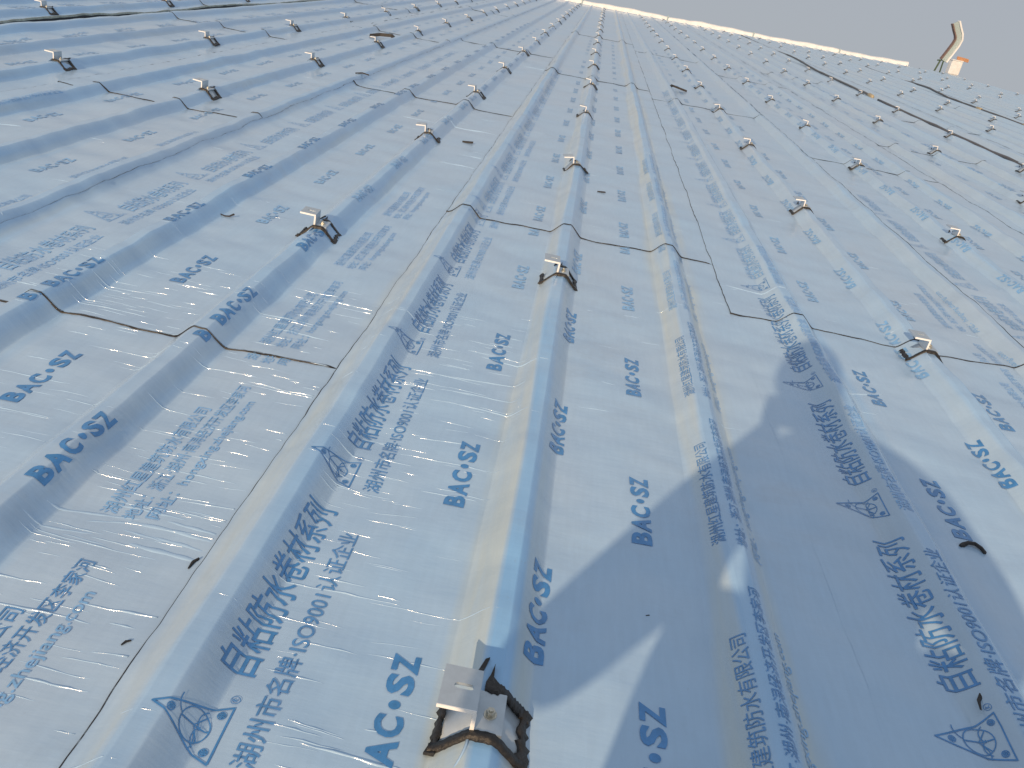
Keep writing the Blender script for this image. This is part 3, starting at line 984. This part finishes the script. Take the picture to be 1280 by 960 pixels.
tube(bm, [(-0.28, 0.0, -0.1), (-0.20, 0, 0.32)], 0.03, 8); tube(bm, [(-0.06, 0.06, -0.1), (-0.10, 0.0, 0.36)], 0.025, 8); tube(bm, [(-0.30, 0.02, 0.28), (0.0, 0.02, 0.34)], 0.022, 8)
link('foot_stand', bm_mesh(bm, 'foot_stand'), DARKG, root)
root = empty('white_box', (12.18, 31.35, 0.03))
tag(root, 'white box with a folded lid standing at the foot of the bent channel', 'box')
bm = bmesh.new(); add_box(bm, -0.18, 0.18, -0.15, 0.15, 0.0, 0.44, 0.02)
link('box_body', bm_mesh(bm, 'box_body'), WHITE, root)
bm = bmesh.new(); add_box(bm, -0.19, 0.19, -0.16, 0.16, 0.441, 0.475, 0.01)
link('lid', bm_mesh(bm, 'lid'), WHITE, root)
bm = bmesh.new()
for k in range(2): add_box(bm, -0.05, 0.35, -0.02 + k * .05, 0.02 + k * .05, 0.48 + k * .03, 0.56 + k * .03, 0.008)
q = link('orange_plank', bm_mesh(bm, 'orange_plank'), ORANGE)
q.matrix_world = M @ Matrix.Translation((12.18, 31.35, 0.03)) @ Matrix.Rotation(0.08, 4, 'Y')
tag(q, 'short orange plank lying on the white box at the ridge end', 'plank')

# ------------------------------------------------------------------ the photographer (casts the shadow in front)
def skin(name, joints, edges, mat, parent=None, sub=2):
    me = bpy.data.meshes.new(name)
    me.from_pydata([j[0] for j in joints], edges, [])
    o = link(name, me, mat, parent)
    md = o.modifiers.new('skin', 'SKIN'); md.use_smooth_shade = True
    me.skin_vertices.data if False else None
    sv = me.skin_vertices[0].data if len(me.skin_vertices) else None
    if sv is None:
        bpy.context.view_layer.objects.active = o
        bpy.ops.mesh.customdata_skin_add()
        sv = me.skin_vertices[0].data
    for i, j in enumerate(joints):
        r = j[1]
        sv[i].radius = r if isinstance(r, tuple) else (r, r)
        sv[i].use_root = (i == 0)
    s = o.modifiers.new('sub', 'SUBSURF'); s.levels = sub; s.render_levels = sub
    return o
CLOTH = make_plain('dark_jacket', (0.05, 0.06, 0.09), 0.85, 0, 0.25, 60)
TROUS = make_plain('grey_trousers', (0.10, 0.10, 0.11), 0.85, 0, 0.2, 60)
SKIN = make_plain('skin', (0.45, 0.30, 0.22), 0.55, 0, 0.06, 30)
HAIR = make_plain('black_hair', (0.015, 0.013, 0.012), 0.6, 0, 0.3, 200)
pz0 = 0.0
PX, PY = 0.02, -0.42
person = empty('person', (PX, PY, 0.0))
tag(person, 'person in a dark jacket crouching on the roof behind the camera, holding it up', 'person')
J = [((0.10, -0.14, 0.36), 0.15),                                   # 0 pelvis
     ((-0.02, -0.06, 0.60), (0.235, 0.16)), ((0.0, -0.02, 0.80), (0.20, 0.14)), ((0.0, 0.02, 0.96), (0.15, 0.10)),   # spine 1-3
     ((-0.05, 0.05, 1.05), 0.065), ((-0.105, 0.08, 1.11), 0.075), ((-0.13, 0.10, 1.18), 0.10), ((-0.14, 0.10, 1.25), 0.085),  # neck, head 4-7
     ((-0.17, 0.02, 0.93), 0.095), ((-0.39, 0.12, 0.555), 0.066), ((-0.22, 0.27, 0.75), 0.052), ((-0.11, 0.36, 0.86), 0.034), ((-0.08, 0.385, 0.90), 0.03),  # left arm 8-12
     ((0.19, 0.02, 0.92), 0.085), ((0.37, 0.08, 0.70), 0.075), ((0.16, 0.28, 0.79), 0.042), ((0.03, 0.36, 0.87), 0.034), ((0.0, 0.385, 0.90), 0.03),         # right arm 13-17
     ((-0.02, -0.10, 0.34), 0.11), ((-0.11, 0.19, 0.655), 0.125), ((-0.10, 0.20, 0.45), 0.098), ((-0.15, 0.10, 0.045), 0.04), ((-0.16, 0.24, 0.035), 0.035),   # left leg 18-22
     ((0.22, -0.10, 0.34), 0.11), ((0.30, 0.22, 0.60), 0.125), ((0.35, 0.20, 0.45), 0.12), ((0.37, 0.06, 0.045), 0.04), ((0.38, 0.20, 0.035), 0.035)]
Ed = [(0, 1), (1, 2), (2, 3), (3, 4), (4, 5), (5, 6), (6, 7), (3, 8), (8, 9), (9, 10), (10, 11), (11, 12), (3, 13), (13, 14), (14, 15), (15, 16), (16, 17),
      (0, 18), (18, 19), (19, 20), (20, 21), (21, 22), (0, 23), (23, 24), (24, 25), (25, 26), (26, 27)]
tmp = skin('body_frame', J, Ed, CLOTH, None)
bme = bpy.data.meshes.new_from_object(tmp.evaluated_get(bpy.context.evaluated_depsgraph_get()))
bpy.data.objects.remove(tmp)
body = link('body', bme, CLOTH, person)
for mm in (SKIN, TROUS, CABLE): bme.materials.append(mm)
JV = [Vector(q[0]) for q in J]
JR = [q[1][0] if isinstance(q[1], tuple) else q[1] for q in J]
KIND = {}
for a, b in Ed:                                  # what each limb segment wears: 0 jacket, 1 bare skin, 2 trousers, 3 shoes
    KIND[(a, b)] = 1 if a in (4, 5, 6) or b in (12, 17) else (3 if b in (22, 27) else (2 if a >= 18 or b in (18, 23) else 0))
for p in bme.polygons:
    c = p.center
    best = None
    for (a, b), kd in KIND.items():
        d = JV[b] - JV[a]
        t = max(0.0, min(1.0, (c - JV[a]).dot(d) / d.length_squared))
        q = (c - (JV[a] + d * t)).length / (JR[a] * (1 - t) + JR[b] * t)
        if best is None or q < best[0]: best = (q, kd)
    p.material_index = best[1]
    p.use_smooth = True
bm = bmesh.new()
bmesh.ops.create_uvsphere(bm, u_segments=20, v_segments=14, radius=0.105)
for v in bm.verts:
    v.co = Vector((-0.14 + v.co.x * 0.9, 0.10 + v.co.y * 1.0, 1.20 + v.co.z * 1.15))
bmesh.ops.delete(bm, geom=[v for v in bm.verts if v.co.y > 0.13 and v.co.z < 1.25], context='VERTS')
link('hair', bm_mesh(bm, 'hair', True), HAIR, person)
# phone camera held just behind the viewpoint
bm = bmesh.new(); add_box(bm, -0.075, 0.075, -0.012, 0.0, -0.04, 0.04, 0.004)
ph = link('phone', bm_mesh(bm, 'phone'), CABLE)
ph.matrix_world = M @ Matrix.Translation((CX, -0.035, CH)) @ Matrix.Rotation(-0.45, 4, 'X')
tag(ph, 'black phone held up in both hands to take the picture', 'phone')
